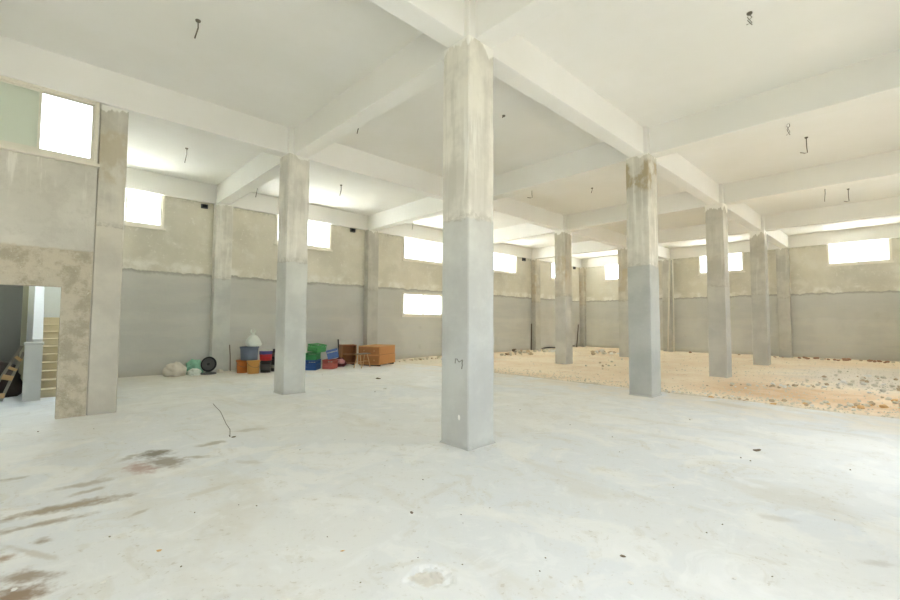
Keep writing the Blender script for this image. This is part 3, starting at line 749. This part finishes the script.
t = empty('wooden_stool', (3.92, 8.60, 0), math.radians(22)); tag(t, 'small trestle stool with pale legs in front of the wooden cabinets', 'stool')
bm = bmesh.new(); box(bm, -.30, .26, -.14, .14, .44, .465, bev=.005); tag(obj('seat', bm, M['greywood'], t), 'grey seat board')
for sx in (-1, 1):
    for sy in (-1, 1):
        bm = bmesh.new(); tube(bm, [(sx*.20-.02, sy*.05, .445), (sx*.24-.02, sy*.15, 0)], .015, 6); obj('leg', bm, M['wood3'], t)
bm = bmesh.new(); tube(bm, [(-.24, 0, .2), (.2, 0, .2)], .011, 6); tube(bm, [(-.24, -.1, .2), (-.24, .1, .2)], .011, 6); tube(bm, [(.2, -.1, .2), (.2, .1, .2)], .011, 6); obj('stretcher', bm, M['wood3'], t)

# ------------------------------------------------------------------ fittings on walls and ceiling
def wire_fit(x, y, kind, L, label, z=SLAB):
    t = empty('ceiling_wire', (x, y, z)); tag(t, label, 'wire', 'bare lamp wires hanging from the ceiling')
    bm = bmesh.new(); lathe(bm, [(.034, 0), (.032, -.016), (.016, -.03)], 14); obj('ceiling_cap', bm, M['wire'], t, True)
    bm = bmesh.new()
    if kind == 0: tube(bm, [(0, 0, -.02), (.004, .0, -.4*L), (-.015, .01, -.75*L), (-.03, .015, -L)], .009, 6)
    elif kind == 1:
        tube(bm, [(0, 0, -.02), (.03, -.02, -.35*L), (-.02, .02, -.65*L), (.03, -.02, -L)], .006, 6); tube(bm, [(0, 0, -.02), (-.03, .02, -.4*L), (.03, -.02, -.8*L), (-.03, .03, -L*1.02)], .005, 6)
    else: tube(bm, [(0, 0, -.02), (0, 0, -.6*L), (.01, -.01, -.95*L), (-.03, .03, -L), (-.10, .10, -.96*L)], .009, 6)
    obj('wire', bm, M['wire'], t, True)
for x, y, k, L, lab in (
    (-2.51, 2.73, 0, .26, 'stiff dark wire hanging above the doorway partition, nearest top left'),
    (2.73, -2.54, 1, .16, 'short twisted wire near the top right of the ceiling'),
    (-1.50, 7.88, 0, .36, 'wire hanging in the left bay over the high sliding window'),
    (.65, 3.72, 0, .30, 'wire hanging between the left column and the nearest column'),
    (2.56, 7.79, 0, .34, 'wire hanging above the bucket stack bay'),
    (6.91, 9.75, 0, .40, 'wire hanging above the stacked windows'),
    (2.63, 1.56, 0, .05, 'tiny stub right of the nearest column head'),
    (6.97, 4.0, 2, .28, 'small hooked wire right of the nearest column, left of two'),
    (8.19, 2.65, 0, .16, 'short wire right of the hooked one'),
    (6.92, -2.32, 1, .30, 'looped wire under the second cross beam, left of two'),
    (8.20, -2.45, 2, .36, 'hook-shaped wire under the second cross beam, right of two'),
    (13.2, -2.27, 0, .42, 'dark straight wire far right beyond the third column'),
    (13.8, -2.75, 2, .40, 'pale curled wire far right beside the straight one'),
    (.72, 9.5, 0, .40, 'wire hanging in the bay left of the left column head')):
    wire_fit(x, y, k, L, lab)
def jbox(x, y, z, lab, s=.06):
    t = empty('junction_box', (x, y, z)); tag(t, lab, 'box')
    bm = bmesh.new(); box(bm, -s*1.5, s*1.5, -.05, .02, -s, s, bev=.008); obj('housing', bm, M['dgrey'], t)
    bm = bmesh.new(); box(bm, -s, s, -.07, -.05, -s*.6, s*.6, bev=.006); obj('opening', bm, M['black'], t)
jbox(-.42, YL-.02, 4.93, 'small dark slot box high on the left wall near the first pilaster')
jbox(4.63, YL-.02, 4.97, 'small dark box high on the left wall by the second pilaster', .07)
jbox(15.34, YL-.02, 4.97, 'small dark box high on the left wall right of the window', .09)
jbox(20.6, YL-.02, 4.97, 'tiny dark box high on the left wall near the far corner', .08)
for y, xo, lab in ((5.02, .0, 'left of the two white pipes on the back wall'), (4.88, .0, 'right of the two white pipes on the back wall')):
    bm = bmesh.new(); tube(bm, [(XB-.34, y+.22 if y > 5 else y+.02, -.03), (XB-.34, y+.1 if y > 5 else y, 2.5), (XB-.34, y, SOF)], .045 if y > 5 else .03, 10)
    tag(obj('white_pipe', bm, M['pvc'], smooth=True), lab, 'pipe', 'white pipes on the back wall')
bm = bmesh.new(); tube(bm, [(15.95, YL-.06, -.02), (15.98, YL-.05, .9), (16.0, YL-.05, 1.45)], .032, 8)
tag(obj('dark_pipe', bm, M['rust'], smooth=True), 'dark pipe stub on the left wall beside the rubble heap', 'pipe')
bm = bmesh.new(); tube(bm, [(20.7, YL-.08, -.02), (20.85, YL-.06, .5), (21.0, YL-.05, 1.4)], .032, 8)
tag(obj('dark_pipe', bm, M['rust'], smooth=True), 'dark pipe stub on the left wall near the far corner', 'pipe')
bm = bmesh.new(); pts = [(16.9+i*.22, YL-.12+.04*math.sin(i*1.3), .03+.05*abs(math.sin(i*.5))) for i in range(17)]; tube(bm, pts, .035, 6)
tag(obj('black_hose', bm, M['black'], smooth=True), 'dark hose lying along the foot of the left wall', 'hose')
bm = bmesh.new(); tube(bm, [(-1.57, 4.90, .006), (-1.63, 4.5, .008), (-1.69, 4.05, .012), (-1.78, 3.6, .007), (-1.89, 3.08, .006), (-1.98, 2.6, .02), (-2.08, 2.27, .006), (-2.10, 2.24, .03)], .004, 5)
tag(obj('thin_cable', bm, M['wire']), 'thin dark cable trailing across the bare floor', 'cable')

# ------------------------------------------------------------------ rubble : prototypes, then copies
def stone_mesh(seed, mat):
    bm = bmesh.new(); r = bmesh.ops.create_icosphere(bm, subdivisions=2, radius=.5)
    for v in r['verts']:
        n = v.co.normalized(); v.co = n*(.42 + .22*mnoise.noise(n*1.6 + Vector((seed*3.1, 0, 0))) + .06*mnoise.noise(n*5 + Vector((seed, 5, 0))))
        v.co.z *= .72
    me = bpy.data.meshes.new('stone'); bm.to_mesh(me); bm.free(); me.materials.append(mat); return me
SM = {k: [stone_mesh(i + 10*j, M[k]) for i in range(3)] for j, k in enumerate(('stone', 'stone2', 'brick', 'chip', 'white', 'tan'))}
def piece(name, kind, x, y, s, label, cat, group, z=None, sq=1):
    o = bpy.data.objects.new(name, rnd.choice(SM[kind])); C.objects.link(o)
    o.rotation_euler = (rnd.uniform(-.3, .3), rnd.uniform(-.3, .3), rnd.uniform(0, 6.3)); o.scale = (s, s*rnd.uniform(.6, 1), s*rnd.uniform(.55, .9)*sq)
    if z is None: z = dirt_z(x, y) if x > 6.1 else 0
    o.location = (x, y, z + s*.18*sq)
    return tag(o, label, cat, group)
PLACED = []
def scatter(n, cx, cy, rx, ry, ang, s0, s1, kinds, label, group, heap=0, name='rubble_stone'):
    for _ in range(n):
        s = rnd.uniform(s0, s1); ca, sa = math.cos(ang), math.sin(ang)
        for _try in range(14):
            u, v = rnd.gauss(0, .45), rnd.gauss(0, .45)
            x = cx + u*rx*ca - v*ry*sa; y = cy + u*rx*sa + v*ry*ca
            x = min(max(x, 6.25), XB-.32-s/2); y = min(max(y, YR+.2), YL-.30-s/2)
            if all((x-a)**2+(y-b)**2 > (.46*(s+c))**2 for a, b, c in PLACED): break
            rx *= 1.01; ry *= 1.01
        PLACED.append((x, y, s))
        z = dirt_z(x, y) + heap*max(0, 1-math.hypot(u, v)*1.6)
        piece(name, rnd.choice(kinds), x, y, s, label, 'stone', group, z)
scatter(26, 13.3, 9.45, 1.3, .7, .2, .10, .30, ['stone', 'stone', 'stone2'], 'broken mortar lump in the low heap against the left wall', 'mortar lumps against the left wall', .16)
scatter(14, 16.2, 9.7, .8, .5, 0, .12, .34, ['stone', 'white', 'stone'], 'pale lump heaped at the foot of the far left pilaster', 'pale lumps by the far pilaster', .12)
piece('dark_boulder', 'chip', 13.75, 9.95, .38, 'single dark lump on top of the mortar heap at the left wall', 'stone', 'dark lump on the heap', .02)
scatter(20, 17.3, 7.0, .9, .6, .3, .10, .32, ['stone', 'white', 'stone2'], 'pale lump in the small heap left of the brown-patched column', 'pale lumps on the earth floor at the far end', .14)
scatter(34, 9.4, -1.5, 1.7, .35, 2.5, .05, .16, ['stone', 'stone2', 'white'], 'small pale stone in the trail beside the third column', 'small stones trailing from the third column')
scatter(60, 7.35, -3.0, 2.2, .40, 2.3, .05, .15, ['stone', 'stone', 'tan', 'stone2'], 'small yellowish stone along the edge of the concrete slab at the right', 'small stones along the slab edge')
scatter(30, 6.6, -1.6, 1.7, .2, 1.65, .04, .10, ['stone', 'white', 'stone2'], 'crumb of concrete beside the slab edge', 'concrete crumbs beside the slab edge')
scatter(46, 12.2, -3.0, 3.0, 1.3, 0, .06, .20, ['stone', 'white', 'stone', 'stone2'], 'grey-white stone strewn over the dusty far right bay', 'stones strewn over the far right bay')
scatter(40, 21.1, -2.2, .35, 3.6, 0, .10, .26, ['brick', 'stone2', 'brick', 'stone'], 'reddish brick fragment along the foot of the back wall', 'brick fragments along the back wall')
scatter(14, 11.5, 3.6, 3.0, 1.5, .4, .05, .14, ['stone2', 'stone'], 'lone stone on the open sandy floor', 'lone stones on the open sandy floor')
scatter(20, 7.7, 10.1, 1.4, .25, 0, .07, .2, ['stone', 'stone2'], 'dusty rubble lump under the lower window', 'rubble lumps under the lower window')
for x, y, s in ((8.28, 9.42, .28), (8.55, 9.62, .2)):
    piece('plaster_block', 'white', x, y, s, 'white plaster block at the foot of the left wall behind the nearest column', 'stone', 'white plaster blocks')

chips = [(-1.27, -.03), (-1.24, -.61), (-1.51, -1.39), (-1.6, -1.5), (-1.25, -1.46), (-2.15, -1.64), (-1.56, -2.2), (-1.71, -2.26), (-2.0, -1.89), (-2.56, -1.62),
         (-3.88, 4.28), (-3.32, 3.99), (-2.71, -.02), (-2.61, -.14), (-3.01, .06), (-3.27, -.73), (1.75, -2.61), (1.8, -2.51), (-.43, -2.8), (-.2, -2.84), (-.75, -3.24),
         (1.6, -1.11), (.31, -2.32), (-3.54, .03), (-2.44, -1.0), (-1.67, 1.11), (1.02, -1.48), (3.47, -1.46), (1.79, -.37), (-1.06, 1.14), (.03, 1.68), (2.13, .8),
         (.52, -3.41), (2.16, -3.39), (1.37, 4.08), (1.96, 7.59), (.79, 4.97)]
for x, y in chips:
    d = math.hypot(x+3.98, y+3.84)
    piece('floor_crumb', 'chip', x, y, rnd.uniform(.010, .018)*(1 + max(0, d-4)*.12), 'small dark crumb lying on the bare concrete floor', 'crumb', 'dark crumbs on the concrete floor')
for x, y, s, k, lab in ((-2.46, -1.24, .034, 'tan', 'tan crumb left of the hollow in the floor'), (-3.33, -.42, .036, 'tan', 'tan crumb near the brown stain at the lower left'),
                     (-3.63, -.61, .04, 'white', 'pale crumb at the edge of the lower left stain'), (-4.00, -.36, .035, 'white', 'white crumb on the brown stain in the lower left corner'),
                     (-1.43, -2.69, .04, 'white', 'white plaster crumb at the bottom right of the floor'), (-.94, -3.09, .035, 'white', 'white crumb nearest the right end of the floor'),
                     (1.78, 4.29, .10, 'white', 'white crumb right of the left column'), (2.26, -2.57, .11, 'chip', 'dark flake alone on the right half of the floor'),
                     (-1.18, -2.53, .045, 'chip', 'dark brown flake near the bottom right of the floor'), (2.64, 5.83, .17, 'chip', 'dark scrap on the floor in front of the cabinets'),
                     (-1.77, -1.10, .04, 'chip', 'dark flake above the hollow in the floor'), (-2.05, 2.22, .07, 'chip', 'dark scrap at the end of the thin cable')):
    piece('floor_scrap', k, x, y, s, lab, 'scrap', 'scraps on the concrete floor', 0, .5)
# fine grit nobody could count
bm = bmesh.new()
for _ in range(2600):
    a = rnd.random()
    if a < .5: x, y = 6.1 + abs(rnd.gauss(0, .9)), rnd.uniform(-5, 6)
    elif a < .8: x, y = rnd.gauss(11.5, 3), rnd.gauss(-2.8, 1.4)
    else: x, y = rnd.uniform(6.3, XB-.2), rnd.uniform(-4.5, YL-.2)
    if not (6.2 < x < XB-.35 and YR+.1 < y < YL-.35) or any((x-a)**2+(y-b)**2 < (c*.6+.03)**2 for a, b, c in PLACED) or (abs((x+BX/2) % BX - BX/2) < .3 and min(abs(y), abs(y-BY)) < .3): continue
    s = rnd.uniform(.012, .04); z = dirt_z(x, y); an = rnd.uniform(0, 6.3)
    b = [bm.verts.new((x+s*math.cos(an+k*2.09), y+s*math.sin(an+k*2.09), z-.004)) for k in range(3)]; tp = bm.verts.new((x, y, z+s*.7))
    for k in range(3): bm.faces.new((b[k], b[(k+1) % 3], tp))
tag(obj('gravel', bm, M['stone']), 'fine pale grit strewn over the earth floor', 'gravel', kind='stuff')

# ------------------------------------------------------------------ light and camera
w = bpy.data.worlds.new('world'); bpy.context.scene.world = w; w.use_nodes = True
t = w.node_tree; t.nodes.clear()
o = t.nodes.new('ShaderNodeOutputWorld'); bg = t.nodes.new('ShaderNodeBackground')
bg.inputs[0].default_value = (.87, .95, 1.06, 1); bg.inputs[1].default_value = 3.0
t.links.new(bg.outputs[0], o.inputs[0])
s = bpy.data.lights.new('sun', 'SUN'); s.energy = 36.0; s.angle = math.radians(2); s.color = (.97, .98, 1.0)
so = bpy.data.objects.new('sun', s); C.objects.link(so)
d = Vector((-.12, -.10, 1)).normalized()                      # towards the sun
so.rotation_euler = (-d).to_track_quat('-Z', 'Y').to_euler()

cam = bpy.data.cameras.new('camera'); cam.sensor_width = 36; cam.lens = 435.34/900*36; cam.clip_end = 300
co = bpy.data.objects.new('camera', cam); C.objects.link(co)
fw = Vector((.68950627, .72246367, .05125767)); rt = Vector((.72323482, -.69058527, .00483513)); up = Vector((-.03889099, -.03373748, .99867376))
mt = Matrix(((rt.x, up.x, -fw.x, -3.97952), (rt.y, up.y, -fw.y, -3.84102), (rt.z, up.z, -fw.z, 1.5), (0, 0, 0, 1)))
co.matrix_world = mt
sc = bpy.context.scene; sc.camera = co
sc.view_settings.view_transform = 'Standard'; sc.view_settings.look = 'None'; sc.view_settings.gamma = 1
sc.view_settings.use_curve_mapping = False; sc.view_settings.exposure = 1.58
try:
    cy = sc.cycles
    cy.max_bounces = 14; cy.diffuse_bounces = 12; cy.glossy_bounces = 4; cy.transparent_max_bounces = 12
    cy.use_denoising = True; cy.caustics_reflective = False; cy.caustics_refractive = False; cy.sample_clamp_indirect = 12
except Exception: pass
